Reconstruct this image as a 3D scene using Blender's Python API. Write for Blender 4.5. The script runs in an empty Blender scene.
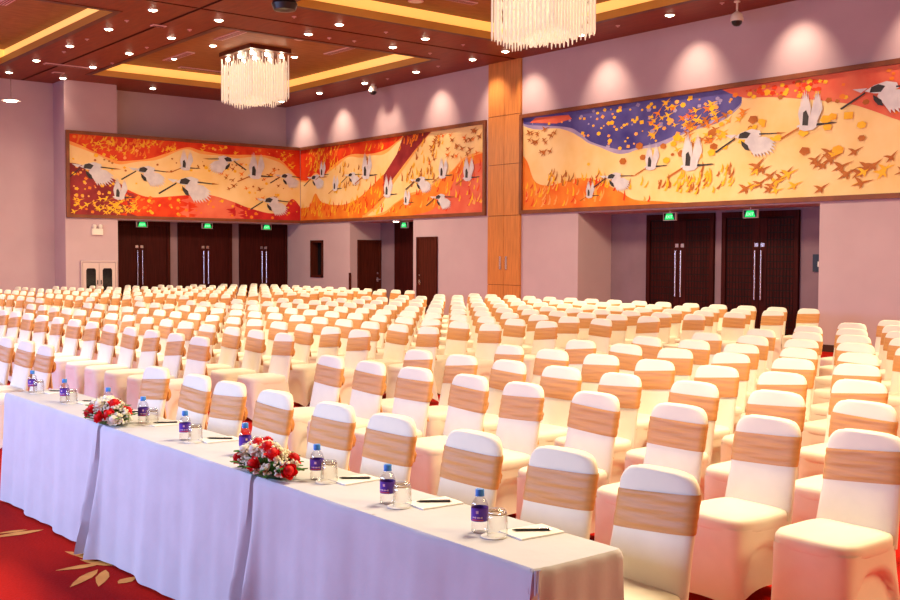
import bpy, math, random
from mathutils import Vector, Matrix, noise
random.seed(7)
PI = math.pi
sc = bpy.context.scene
COL = sc.collection

# ------------------------------------------------------------------ materials
MATS = {}
def mat(name, col, rough=0.6, spec=0.3, metal=0.0, var=0.0, vscale=8.0, bump=0.0, bscale=40.0, stretch=(1, 1, 1),
        emit=None, estr=0.0, trans=0.0, ior=1.45, sheen=0.0, coat=0.0, col2=None, aniso=0.0):
    m = bpy.data.materials.new(name); m.use_nodes = True
    nt = m.node_tree; b = nt.nodes['Principled BSDF']
    b.inputs['Base Color'].default_value = (*col, 1)
    b.inputs['Roughness'].default_value = rough
    b.inputs['Specular IOR Level'].default_value = spec
    b.inputs['Metallic'].default_value = metal
    b.inputs['IOR'].default_value = ior
    b.inputs['Transmission Weight'].default_value = trans
    if sheen: b.inputs['Sheen Weight'].default_value = sheen
    if coat: b.inputs['Coat Weight'].default_value = coat
    if emit:
        b.inputs['Emission Color'].default_value = (*emit, 1); b.inputs['Emission Strength'].default_value = estr
    if var or bump or col2:
        tc = nt.nodes.new('ShaderNodeTexCoord'); mp = nt.nodes.new('ShaderNodeMapping')
        mp.inputs['Scale'].default_value = stretch
        nt.links.new(tc.outputs['Object'], mp.inputs['Vector'])
    if var or col2:
        n = nt.nodes.new('ShaderNodeTexNoise'); n.inputs['Scale'].default_value = vscale; n.inputs['Detail'].default_value = 5
        nt.links.new(mp.outputs['Vector'], n.inputs['Vector'])
        r = nt.nodes.new('ShaderNodeValToRGB')
        c2 = col2 or tuple(min(1, c * (1 + var)) for c in col)
        c1 = col if col2 else tuple(c * (1 - var) for c in col)
        r.color_ramp.elements[0].position = 0.35; r.color_ramp.elements[1].position = 0.65
        r.color_ramp.elements[0].color = (*c1, 1); r.color_ramp.elements[1].color = (*c2, 1)
        nt.links.new(n.outputs['Fac'], r.inputs['Fac']); nt.links.new(r.outputs['Color'], b.inputs['Base Color'])
    if bump:
        n2 = nt.nodes.new('ShaderNodeTexNoise'); n2.inputs['Scale'].default_value = bscale; n2.inputs['Detail'].default_value = 3
        nt.links.new(mp.outputs['Vector'], n2.inputs['Vector'])
        bp = nt.nodes.new('ShaderNodeBump'); bp.inputs['Strength'].default_value = bump; bp.inputs['Distance'].default_value = 0.01
        nt.links.new(n2.outputs['Fac'], bp.inputs['Height']); nt.links.new(bp.outputs['Normal'], b.inputs['Normal'])
    MATS[name] = m
    return m

M_COVER = mat('white_spandex', (.87, .81, .69), .55, .3, var=.02, sheen=.1)
M_SASH = mat('gold_satin', (.62, .285, .085), .42, .45, var=.06, vscale=4, stretch=(1.2, 1.2, 14), bump=.13, bscale=5, sheen=.1)
M_CLOTH = mat('table_linen', (.61, .61, .67), .75, .2, var=.03, vscale=6, bump=.15, bscale=18)
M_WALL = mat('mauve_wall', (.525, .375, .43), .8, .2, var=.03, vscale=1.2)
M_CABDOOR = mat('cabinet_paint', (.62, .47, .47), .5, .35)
M_RECESS = mat('recess_grey_mauve', (.26, .165, .20), .7, .15, var=.06, vscale=2)
M_CEIL = mat('ceiling_wood', (.215, .040, .014), .5, .2, var=.12, vscale=2, stretch=(1, 6, 1))
M_CEIL_IN = mat('coffer_veneer', (.30, .115, .038), .55, .2, var=.15, vscale=3, stretch=(6, 1, 1))
M_DARKTRIM = mat('dark_stained_wood', (.10, .018, .008), .45, .35, var=.2, vscale=4)
M_GROOVE = mat('ceiling_groove', (.085, .016, .006), .6, .2)
M_GOLDTRIM = mat('gilt_lip', (.62, .33, .07), .45, .4)
M_COVE = mat('cove_led', (1, .8, .4), .5, emit=(1, .49, .085), estr=.85)
M_BULB = mat('downlight_glow', (1, .9, .8), .5, emit=(1, .86, .62), estr=22)
M_WHITEPL = mat('white_plastic', (.8, .72, .68), .45, .4)
M_VENT = mat('vent_metal', (.66, .40, .42), .5, .3)
M_VENTD = mat('vent_slot', (.2, .08, .07), .6, .2)
M_BLACK = mat('black_plastic', (.012, .011, .014), .3, .5)
M_PILLAR = mat('amber_veneer', (.56, .20, .055), .42, .35, var=.14, vscale=3, stretch=(9, 9, .6))
M_DOOR = mat('dark_door_veneer', (.042, .0052, .0045), .55, .1, var=.25, vscale=3, stretch=(8, 8, .6))
M_DOOR2 = mat('brown_door_veneer', (.068, .012, .007), .55, .1, var=.25, vscale=3, stretch=(8, 8, .6))
M_DOORGR = mat('door_groove', (.010, .002, .002), .6, .2)
M_STEEL = mat('brushed_steel', (.72, .66, .72), .25, .5, metal=1)
M_BASE = mat('dark_baseboard', (.06, .022, .018), .5, .3)
M_FRAME = mat('mural_frame', (.20, .055, .022), .45, .35, var=.15, vscale=4)
M_GREEN = mat('exit_green', (.0, .3, .05), .5, emit=(.01, .75, .16), estr=1.0)
M_GREENW = mat('exit_letter', (.6, 1, .7), .5, emit=(.45, 1, .6), estr=1.1)
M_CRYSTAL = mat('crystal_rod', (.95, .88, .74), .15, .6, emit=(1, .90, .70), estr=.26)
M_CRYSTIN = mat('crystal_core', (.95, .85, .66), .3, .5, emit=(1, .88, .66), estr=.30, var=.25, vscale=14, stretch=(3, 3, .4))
M_GLDARK = mat('glazing_dark', (.01, .009, .011), .08, .5)
M_CAP = mat('blue_cap', (.06, .27, .78), .35, .4)
def thin_glass(name, tint, gl=.12):
    m = bpy.data.materials.new(name); m.use_nodes = True; nt = m.node_tree; nt.nodes.remove(nt.nodes['Principled BSDF'])
    out = nt.nodes['Material Output']; tr = nt.nodes.new('ShaderNodeBsdfTransparent'); tr.inputs['Color'].default_value = (*tint, 1)
    g = nt.nodes.new('ShaderNodeBsdfGlossy'); g.inputs['Roughness'].default_value = .05
    lw = nt.nodes.new('ShaderNodeLayerWeight'); lw.inputs['Blend'].default_value = gl
    mx = nt.nodes.new('ShaderNodeMixShader'); nt.links.new(lw.outputs['Facing'], mx.inputs[0]); nt.links.new(tr.outputs[0], mx.inputs[1]); nt.links.new(g.outputs[0], mx.inputs[2])
    nt.links.new(mx.outputs[0], out.inputs['Surface']); return m
M_GLASSCLR = thin_glass('clear_glass', (.97, .97, .96), .16)
M_WATER = thin_glass('clear_bottle', (.95, .95, .96), .18)
M_LABEL = mat('purple_label', (.11, .04, .42), .4, .4)
M_LABELW = mat('label_print', (.85, .55, .62), .5, .3)
M_LABELR = mat('label_print_red', (.55, .07, .16), .5, .3)
M_PAPER = mat('white_paper', (.92, .90, .90), .7, .2)
M_PEN = mat('black_pen', (.012, .012, .016), .3, .5)
M_ROSE = mat('red_rose_petal', (.70, .010, .014), .5, .25, var=.25, vscale=30)
M_WROSE = mat('cream_rose_petal', (.86, .80, .68), .55, .25)
M_FILL = mat('cream_filler_bloom', (.90, .86, .68), .6, .2)
M_LEAF = mat('green_leaf', (.035, .13, .02), .5, .3, var=.35, vscale=20)
M_STEMG = mat('filler_stem', (.16, .28, .06), .6, .2)

# carpet
def carpet():
    m = bpy.data.materials.new('red_carpet'); m.use_nodes = True; nt = m.node_tree; b = nt.nodes['Principled BSDF']
    b.inputs['Roughness'].default_value = .9; b.inputs['Specular IOR Level'].default_value = .08
    tc = nt.nodes.new('ShaderNodeTexCoord')
    n1 = nt.nodes.new('ShaderNodeTexNoise'); n1.inputs['Scale'].default_value = .55; n1.inputs['Detail'].default_value = 3
    mp = nt.nodes.new('ShaderNodeMapping'); mp.inputs['Scale'].default_value = (1, 3.2, 1); mp.inputs['Rotation'].default_value = (0, 0, .5)
    nt.links.new(tc.outputs['Object'], mp.inputs['Vector']); nt.links.new(mp.outputs['Vector'], n1.inputs['Vector'])
    r = nt.nodes.new('ShaderNodeValToRGB'); e = r.color_ramp.elements
    e[0].position = .38; e[0].color = (.41, .006, .005, 1); e[1].position = .62; e[1].color = (.66, .013, .003, 1)
    nt.links.new(n1.outputs['Fac'], r.inputs['Fac'])
    n2 = nt.nodes.new('ShaderNodeTexNoise'); n2.inputs['Scale'].default_value = 60; n2.inputs['Detail'].default_value = 4
    nt.links.new(tc.outputs['Object'], n2.inputs['Vector'])
    mx = nt.nodes.new('ShaderNodeMix'); mx.data_type = 'RGBA'; mx.blend_type = 'MULTIPLY'; mx.inputs['Factor'].default_value = .35
    nt.links.new(r.outputs['Color'], mx.inputs[6]); nt.links.new(n2.outputs['Fac'], mx.inputs[7])
    nt.links.new(mx.outputs[2], b.inputs['Base Color'])
    bp = nt.nodes.new('ShaderNodeBump'); bp.inputs['Strength'].default_value = .35; bp.inputs['Distance'].default_value = .01
    nt.links.new(n2.outputs['Fac'], bp.inputs['Height']); nt.links.new(bp.outputs['Normal'], b.inputs['Normal'])
    return m
M_CARPET = carpet()
M_CLEAF = mat('carpet_leaf', (.95, .38, .09), .9, .08, var=.15, vscale=9)

# ------------------------------------------------------------------ mesh helper
class MB:
    def __init__(s): s.v = []; s.f = []; s.m = []; s.mi = 0
    def poly(s, pts, mi=None):
        i = len(s.v); s.v += [tuple(p) for p in pts]; s.f.append(tuple(range(i, i + len(pts)))); s.m.append(s.mi if mi is None else mi)
    def box(s, x0, y0, z0, x1, y1, z1, mi=None):
        i = len(s.v); k = s.mi if mi is None else mi
        s.v += [(x0, y0, z0), (x1, y0, z0), (x1, y1, z0), (x0, y1, z0), (x0, y0, z1), (x1, y0, z1), (x1, y1, z1), (x0, y1, z1)]
        for q in ((0, 3, 2, 1), (4, 5, 6, 7), (0, 1, 5, 4), (1, 2, 6, 5), (2, 3, 7, 6), (3, 0, 4, 7)):
            s.f.append(tuple(i + a for a in q)); s.m.append(k)
    def loft(s, rings, cap0=True, cap1=True, closed=True, mi=None):
        k = s.mi if mi is None else mi; n = len(rings[0]); i = len(s.v)
        for r in rings: s.v += [tuple(p) for p in r]
        for a in range(len(rings) - 1):
            for b in range(n if closed else n - 1):
                c = (b + 1) % n
                s.f.append((i + a * n + b, i + a * n + c, i + (a + 1) * n + c, i + (a + 1) * n + b)); s.m.append(k)
        if cap0: s.f.append(tuple(i + b for b in reversed(range(n)))); s.m.append(k)
        if cap1: s.f.append(tuple(i + (len(rings) - 1) * n + b for b in range(n))); s.m.append(k)
    def lathe(s, prof, seg=20, c=(0, 0, 0), mi=None, cap0=True, cap1=True):
        s.loft([[(c[0] + r * math.cos(2 * PI * j / seg), c[1] + r * math.sin(2 * PI * j / seg), c[2] + z) for j in range(seg)] for r, z in prof], cap0, cap1, True, mi)
    def tube(s, p0, p1, r0, r1=None, seg=8, mi=None):
        p0 = Vector(p0); p1 = Vector(p1); d = (p1 - p0).normalized()
        a = d.cross(Vector((0, 0, 1)) if abs(d.z) < .9 else Vector((1, 0, 0))).normalized(); b = d.cross(a)
        r1 = r0 if r1 is None else r1
        s.loft([[p + r * (a * math.cos(2 * PI * j / seg) + b * math.sin(2 * PI * j / seg)) for j in range(seg)] for p, r in ((p0, r0), (p1, r1))], mi=mi)
    def ball(s, c, rx, ry=None, rz=None, seg=10, rng=6, mi=None):
        ry = rx if ry is None else ry; rz = rx if rz is None else rz
        s.loft([[(c[0] + rx * math.sin(PI * a / rng) * math.cos(2 * PI * j / seg), c[1] + ry * math.sin(PI * a / rng) * math.sin(2 * PI * j / seg), c[2] - rz * math.cos(PI * a / rng)) for j in range(seg)]
                for a in [.12] + list(range(1, rng)) + [rng - .12]], mi=mi)
    def mesh(s, name, mats, smooth=False):
        me = bpy.data.meshes.new(name); me.from_pydata(s.v, [], s.f)
        for m in (mats if isinstance(mats, (list, tuple)) else [mats]): me.materials.append(m)
        me.polygons.foreach_set('material_index', s.m)
        if smooth:
            me.polygons.foreach_set('use_smooth', [True] * len(s.f))
            try: me.set_sharp_from_angle(angle=math.radians(smooth if smooth is not True else 45))
            except Exception: pass
        me.update(); return me
    def build(s, name, mats, parent=None, smooth=False, loc=None):
        return link(name, s.mesh(name, mats, smooth), parent, loc)

def link(name, me, parent=None, loc=None):
    o = bpy.data.objects.new(name, me); COL.objects.link(o)
    if parent: o.parent = parent
    if loc: o.location = loc
    return o
def tag(o, label, cat, group=None, kind=None):
    o['label'] = label; o['category'] = cat
    if group: o['group'] = group
    if kind: o['kind'] = kind
    return o
def thing(name, label, cat, loc=(0, 0, 0), rz=0.0, group=None):
    o = bpy.data.objects.new(name, None); COL.objects.link(o); o.location = loc; o.rotation_euler = (0, 0, rz)
    o.empty_display_size = .1
    return tag(o, label, cat, group)
def struct(name, mb, mats, parent=None, smooth=False, label=None):
    o = mb.build(name, mats, parent, smooth)
    if parent is None:
        o['kind'] = 'structure'
        if label: o['label'] = label
    return o
def copy_tree(o, parent=None):
    c = o.copy(); COL.objects.link(c)
    if parent: c.parent = parent
    for ch in list(o.children): copy_tree(ch, c)
    return c
ORD = 'zeroth first second third fourth fifth sixth seventh eighth ninth tenth eleventh twelfth thirteenth fourteenth fifteenth'.split()

# ------------------------------------------------------------------ room constants (metres)
WY, WX, RX = 17.54, -29.40, -30.285
ZC, ZT, ZB = 6.48, 5.13, 2.71
RB = 18.66                        # back of the door recesses
XE, YS = 5.0, -6.5

# ------------------------------------------------------------------ floor
mb = MB(); mb.box(RX - .3, YS - .2, -.1, XE + .2, 19.2, 0)
LZ = [0.0]
def leaf(cx, cy, ang, L, W, z=.0025):
    d = Vector((math.cos(ang), math.sin(ang))); n = Vector((-d.y, d.x)); c = Vector((cx, cy))
    pts = [c + d * (t * L) + n * (s * W * w) for s, seq in ((1, ((0, 0), (.2, .7), (.45, 1), (.75, .6), (1, 0))), (-1, ((.75, .6), (.45, 1), (.2, .7)))) for t, w in seq]
    LZ[0] += 2e-5; mb.poly([(p.x, p.y, z + LZ[0]) for p in pts], 1)
LEAVES = [((-5.82, 2.22), (-6.14, 2.09), 0.045), ((-5.77, 2.17), (-5.79, 1.92), 0.035), ((-5.67, 2.11), (-5.45, 1.88), 0.035), ((-5.64, 2.14), (-5.37, 2.0), 0.035), ((-5.69, 2.2), (-5.92, 2.1), 0.035), ((-5.36, 2.1), (-5.42, 2.22), 0.04), ((-6.71, 2.16), (-6.71, 1.82), 0.04), ((-6.77, 2.08), (-6.79, 1.89), 0.025), ((-5.74, 2.26), (-5.93, 2.22), 0.03)]
def cluster(cx, cy, a0, s):
    for k in range(7):
        a = a0 + k * 2 * PI / 7 + random.uniform(-.15, .15)
        leaf(cx + .06 * s * math.cos(a), cy + .06 * s * math.sin(a), a, s * random.uniform(.24, .34), s * .042)
def tipped(p, q, W): leaf(p[0], p[1], math.atan2(q[1] - p[1], q[0] - p[0]), math.hypot(q[0] - p[0], q[1] - p[1]), W)
for p, q, W in LEAVES: tipped(p, q, W)
for k in range(60):
    x, y = random.uniform(-27, 2), random.uniform(-4, 16)
    if abs(y - 2) < 1.2 and -9 < x < -4: continue
    cluster(x, y, random.uniform(0, 6), random.uniform(.8, 1.4))
struct('floor', mb, [M_CARPET, M_CLEAF], label='red patterned carpet with orange leaf motifs')

# ------------------------------------------------------------------ walls
mb = MB(); mb.box(RX - .2, YS, 0, RX, WY + .2, ZC); struct('wall_left', mb, M_WALL)
mb = MB(); mb.box(RX, 10.13, 0, WX, 11.6, ZC); struct('pillar_left', mb, M_WALL)
mb = MB(); mb.box(RX, 11.6, ZB, WX, WY, ZT); struct('wall_bulkhead', mb, M_WALL)
mb = MB()
mb.box(RX, WY, ZB, XE, RB, ZC)
for x0, x1 in ((-23.45, -17.19), (-11.05, XE)): mb.box(x0, WY, 0, x1, RB + .15, ZB)
# wall beside the corner, with a window opening x -28.78..-28.05, z 1.05..2.2
mb.box(RX, WY, 0, -28.78, RB + .15, ZB); mb.box(-28.05, WY, 0, -26.58, RB + .15, ZB)
mb.box(-28.78, WY, 0, -28.05, RB + .15, 1.05); mb.box(-28.78, WY, 2.2, -28.05, RB + .15, ZB)
mb.box(-26.58, RB, 0, -23.45, RB + .15, ZB); mb.box(-17.19, RB, 0, -11.05, RB + .15, ZB)
struct('wall_right', mb, M_WALL)
mb = MB(); mb.box(RX, YS - .2, 0, XE, YS, ZC); struct('wall_stage', mb, M_WALL)
mb = MB(); mb.box(XE, YS, 0, XE + .2, WY + .2, ZC); struct('wall_east', mb, M_WALL)
mb = MB()
for x0, x1 in ((RX, -26.58), (-22.3, -20.35), (-19.15, -17.19), (-11.05, XE)): mb.box(x0, WY - .02, 0, x1, WY, .13)
struct('baseboard_right', mb, M_BASE)
mb = MB(); mb.box(RX, YS, 0, RX + .02, 10.13, .13); struct('baseboard_left', mb, M_BASE)

mb = MB(); mb.box(-17.185, RB - .02, 0, -11.055, RB, 2.705); mb.box(RX, 11.605, 0, RX + .02, WY - .005, 2.705); mb.box(-26.575, RB - .02, 0, -23.455, RB, 2.705)  # thin sheets, darker than the wall, over recess backs and between the doors
struct('wall_recess', mb, M_RECESS, label='darker grey mauve surface at the back of the door recesses')
# window niche in the right wall
mb = MB()
w0, w1, z0, z1 = -28.78, -28.05, 1.05, 2.2
mb.box(w0, WY - .03, z0, w0 + .07, WY + .3, z1); mb.box(w1 - .07, WY - .03, z0, w1, WY + .3, z1)
mb.box(w0, WY - .03, z0, w1, WY + .3, z0 + .07); mb.box(w0, WY - .03, z1 - .07, w1, WY + .3, z1)
win = struct('window_1', mb, M_DOOR2, label='small dark framed window near the corner')
mb = MB(); mb.box(w0 + .07, WY + .2, z0 + .07, w1 - .07, WY + .22, z1 - .07); struct('window_pane', mb, M_GLDARK, win)

# wooden pillar (pocket of the sliding partition)
mb = MB()
zs = [0, 1.02, 2.72, 3.97, 5.16, ZC]
for xa, xb in ((-20.27, -19.687), (-19.673, -19.09)):
    for a, b in zip(zs[:-1], zs[1:]): mb.box(xa, WY - .06, a + (.006 if a else 0), xb, WY - .005, b - .006)
mb.box(-20.26, WY - .045, 0, -19.10, WY, ZC, 1)
pl = struct('pillar_wood', mb, [M_PILLAR, M_DARKTRIM], label='amber wood panelled pillar between the two murals')
for x in (-19.79, -19.57):
    h = MB(); h.box(x - .035, WY - .075, 1.40, x + .035, WY - .06, 1.72); struct('handle', h, M_STEEL, pl)

# ------------------------------------------------------------------ doors
def double_door(n, axis, c0, c1, plane, zt, grid, label, m=M_DOOR):
    """leaves across c0..c1 on a plane facing the hall; axis 'x' for the left wall, 'y' for the right wall"""
    def B(b, a0, d0, q0, a1, d1, q1, mi=0):
        if axis == 'x': b.box(plane + d0, a0, q0, plane + d1, a1, q1, mi)
        else: b.box(a0, plane - d1, q0, a1, plane - d0, q1, mi)
    b = MB()
    B(b, c0, 0, 0, c0 + .1, .09, zt); B(b, c1 - .1, 0, 0, c1, .09, zt); B(b, c0 + .1, 0, zt - .12, c1 - .1, .09, zt)
    fr = struct('door_%d' % n, b, m, label=label)
    mid = (c0 + c1) / 2
    for a0, a1, sgn in ((c0 + .1, mid - .004, -1), (mid + .004, c1 - .1, 1)):
        b = MB(); B(b, a0, 0, .01, a1, .05, zt - .12, 1 if grid else 0)
        if grid:
            nx = 8; nz = 17; w = (a1 - a0 - .20) / nx; x0 = a0 + (.02 if sgn < 0 else .18); hh = (zt - .18) / nz
            B(b, mid + sgn * .176 if sgn < 0 else a0, .05, .03, a1 if sgn < 0 else mid + .176, .058, zt - .14)
            for i in range(nx):
                for j in range(nz): B(b, x0 + i * w + .012, .05, 0.03 + j * hh + .012, x0 + (i + 1) * w - .012, .058, .03 + (j + 1) * hh - .012)
        lf = struct('door_leaf', b, [m, M_DOORGR], fr)
        hx = mid + sgn * .075
        h = MB()
        p = (lambda a, d, q: (plane + d, a, q)) if axis == 'x' else (lambda a, d, q: (a, plane - d, q))
        h.tube(p(hx, .11, .85), p(hx, .11, 1.86), .017, seg=8)
        for q in (.95, 1.76): h.tube(p(hx, .05, q), p(hx, .11, q), .012, seg=6)
        struct('handle', h, M_STEEL, lf, True)
        h = MB(); B(h, hx - .045, .05, 1.93, hx + .045, .062, 2.01); struct('lock_plate', h, M_STEEL, lf)
double_door(1, 'x', 11.62, 13.52, RX, ZB, False, 'dark double door nearest the fire hose cabinet')
double_door(2, 'x', 13.78, 15.56, RX, ZB, False, 'middle dark double door of three')
double_door(3, 'x', 15.82, 17.52, RX, ZB, False, 'dark double door nearest the corner')
double_door(4, 'y', -16.06, -14.21, RB, 2.66, True, 'dark gridded double door nearer the wood pillar')
double_door(5, 'y', -14.0, -12.16, RB, 2.66, True, 'dark gridded double door farther from the wood pillar')
b = MB(); b.box(-25.80, RB - .06, 0, -23.47, RB, ZB); b.box(-24.64, RB - .065, 0, -24.63, RB - .055, ZB, 1)
struct('door_6', b, [M_DOOR, M_DOORGR], label='dark tall door inside the narrow recess')
def single_door(n, pts, label):
    axis, plane, a0, a1, zt = pts
    def B(b, p0, d0, q0, p1, d1, q1, mi=0):
        if axis == 'x': b.box(plane + d0, p0, q0, plane + d1, p1, q1, mi)
        else: b.box(p0, plane - d1, q0, p1, plane - d0, q1, mi)
    b = MB(); B(b, a0, 0, 0, a0 + .06, .06, zt); B(b, a1 - .06, 0, 0, a1, .06, zt); B(b, a0 + .06, 0, zt - .06, a1 - .06, .06, zt)
    fr = struct('door_%d' % n, b, M_DOOR2, label=label)
    b = MB(); B(b, a0 + .06, 0, 0, a1 - .06, .035, zt - .06); lf = struct('door_leaf', b, M_DOOR2, fr)
    hx = a1 - .14 if axis == 'x' else a0 + .14
    h = MB(); B(h, hx - .03, .035, .95, hx + .03, .05, 1.08); B(h, hx - .02, .05, 1.0, hx + .09, .085, 1.03); B(h, hx - .025, .035, 1.18, hx + .025, .055, 1.23)
    struct('handle', h, M_STEEL, lf)
single_door(7, ('x', -26.58, 17.80, 18.64, 2.2), 'brown single door on the recess side wall')
single_door(8, ('y', WY, -23.24, -22.36, 2.24), 'brown single door beside the narrow recess')

# ------------------------------------------------------------------ exit signs
EXITT = {}
def exit_sign(axis, plane, c, z, label, w=.34, h=.17):
    t = thing('exit_sign', label, 'sign', group='green exit signs over the doors')
    def B(b, a0, d0, q0, a1, d1, q1):
        if axis == 'x': b.box(plane + d0, a0, q0, plane + d1, a1, q1)
        else: b.box(a0, plane - d1, q0, a1, plane - d0, q1)
    b = MB(); B(b, c - w / 2, 0, z, c + w / 2, .05, z + h); B(b, c - .01, .02, z + h, c + .01, .04, z + h + .08); b.build('housing', M_WHITEPL, t)
    b = MB(); B(b, c - w / 2 + .015, .05, z + .012, c + w / 2 - .015, .054, z + h - .012); b.build('sign_face', M_BLACK, t)
    b = MB()
    P = (lambda a, q: (plane + .0565, a, q)) if axis == 'x' else (lambda a, q: (a, plane - .0565, q))
    b.poly([P(c - .13, z + .02), P(c + .13, z + .02), P(c + .08, z + h - .02), P(c - .08, z + h - .02)]); b.build('lit_panel', M_GREEN, t)
    if 'me' in EXITT:
        o = link('lettering', EXITT['me'], t)
    else:
      cu = bpy.data.curves.new('lettering', 'FONT'); cu.body = 'EXIT'; cu.size = .085; cu.align_x = 'CENTER'; cu.materials.append(M_GREENW); cu.extrude = .001
      q = bpy.data.objects.new('lettering_curve', cu); COL.objects.link(q); bpy.context.view_layer.update()
      EXITT['me'] = bpy.data.meshes.new_from_object(q.evaluated_get(bpy.context.evaluated_depsgraph_get())); bpy.data.objects.remove(q)
      o = link('lettering', EXITT['me'], t)
    if axis == 'x': o.matrix_local = Matrix(((0, 0, 1, plane + .058), (1, 0, 0, c), (0, 1, 0, z + .05), (0, 0, 0, 1)))
    else: o.matrix_local = Matrix(((1, 0, 0, c), (0, 0, -1, plane - .058), (0, 1, 0, z + .05), (0, 0, 0, 1)))
    return t
exit_sign('x', RX + .35, 12.52, 2.53, 'small green exit sign over the double door nearest the hose cabinet')
exit_sign('x', RX + .35, 14.58, 2.53, 'small green exit sign over the middle door of three')
exit_sign('x', RX + .35, 16.6, 2.53, 'small green exit sign over the double door nearest the corner')
exit_sign('y', RB - .35, -24.86, 2.53, 'small green exit sign inside the narrow recess')
exit_sign('y', RB - .55, -14.98, 2.50, 'green exit sign over the gridded door nearer the wood pillar')
exit_sign('y', RB - .55, -12.93, 2.50, 'green exit sign over the gridded door farther from the wood pillar')

# ------------------------------------------------------------------ murals
def pm(name, a, b_, scale=1.2, rough=.55):
    return mat(name, a, rough, .25, col2=b_, vscale=scale)
PM = [pm('paint_cream', (.86, .56, .22), (.92, .66, .34)), pm('paint_red', (.62, .02, .008), (.80, .07, .012), 2),
      pm('paint_maroon', (.20, .012, .02), (.34, .03, .035), 2), pm('paint_orange', (.78, .13, .012), (.85, .27, .03), 1.5),
      pm('paint_blue', (.045, .035, .22), (.13, .11, .36), 1.1), pm('paint_yellow', (.92, .52, .03), (.85, .40, .02), 4),
      pm('paint_brown', (.40, .10, .015), (.50, .16, .03), 4), pm('paint_white', (.70, .66, .72), (.58, .54, .62), 5),
      pm('paint_black', (.03, .025, .03), (.05, .045, .05), 5), pm('paint_pink', (.70, .10, .06), (.78, .18, .10), 1.5),
      pm('paint_glow', (.90, .34, .07), (.92, .42, .12), 2), pm('paint_crimson', (.46, .01, .02), (.62, .03, .03), 2),
      pm('paint_lilac', (.30, .24, .48), (.45, .36, .55), 2)]
CREAM, RED, MAROON, ORANGE, BLUE, YELLOW, BROWN, WHITE, BLACKP, PINK, GLOW, CRIM, LILAC = range(13)
def inside(p, poly):
    c = False; j = len(poly) - 1
    for i in range(len(poly)):
        a, b = poly[i], poly[j]
        if (a[1] > p[1]) != (b[1] > p[1]) and p[0] < (b[0] - a[0]) * (p[1] - a[1]) / (b[1] - a[1]) + a[0]: c = not c
        j = i
    return c
def smooth_line(pts, k=5):
    out = []
    for i in range(len(pts) - 1):
        p0 = pts[max(i - 1, 0)]; p1 = pts[i]; p2 = pts[i + 1]; p3 = pts[min(i + 2, len(pts) - 1)]
        for t in range(k):
            t /= k
            out.append(tuple(.5 * (2 * p1[a] + (p2[a] - p0[a]) * t + (2 * p0[a] - 5 * p1[a] + 4 * p2[a] - p3[a]) * t * t + (3 * p1[a] - p0[a] - 3 * p2[a] + p3[a]) * t ** 3) for a in (0, 1)))
    return out + [pts[-1]]
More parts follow.
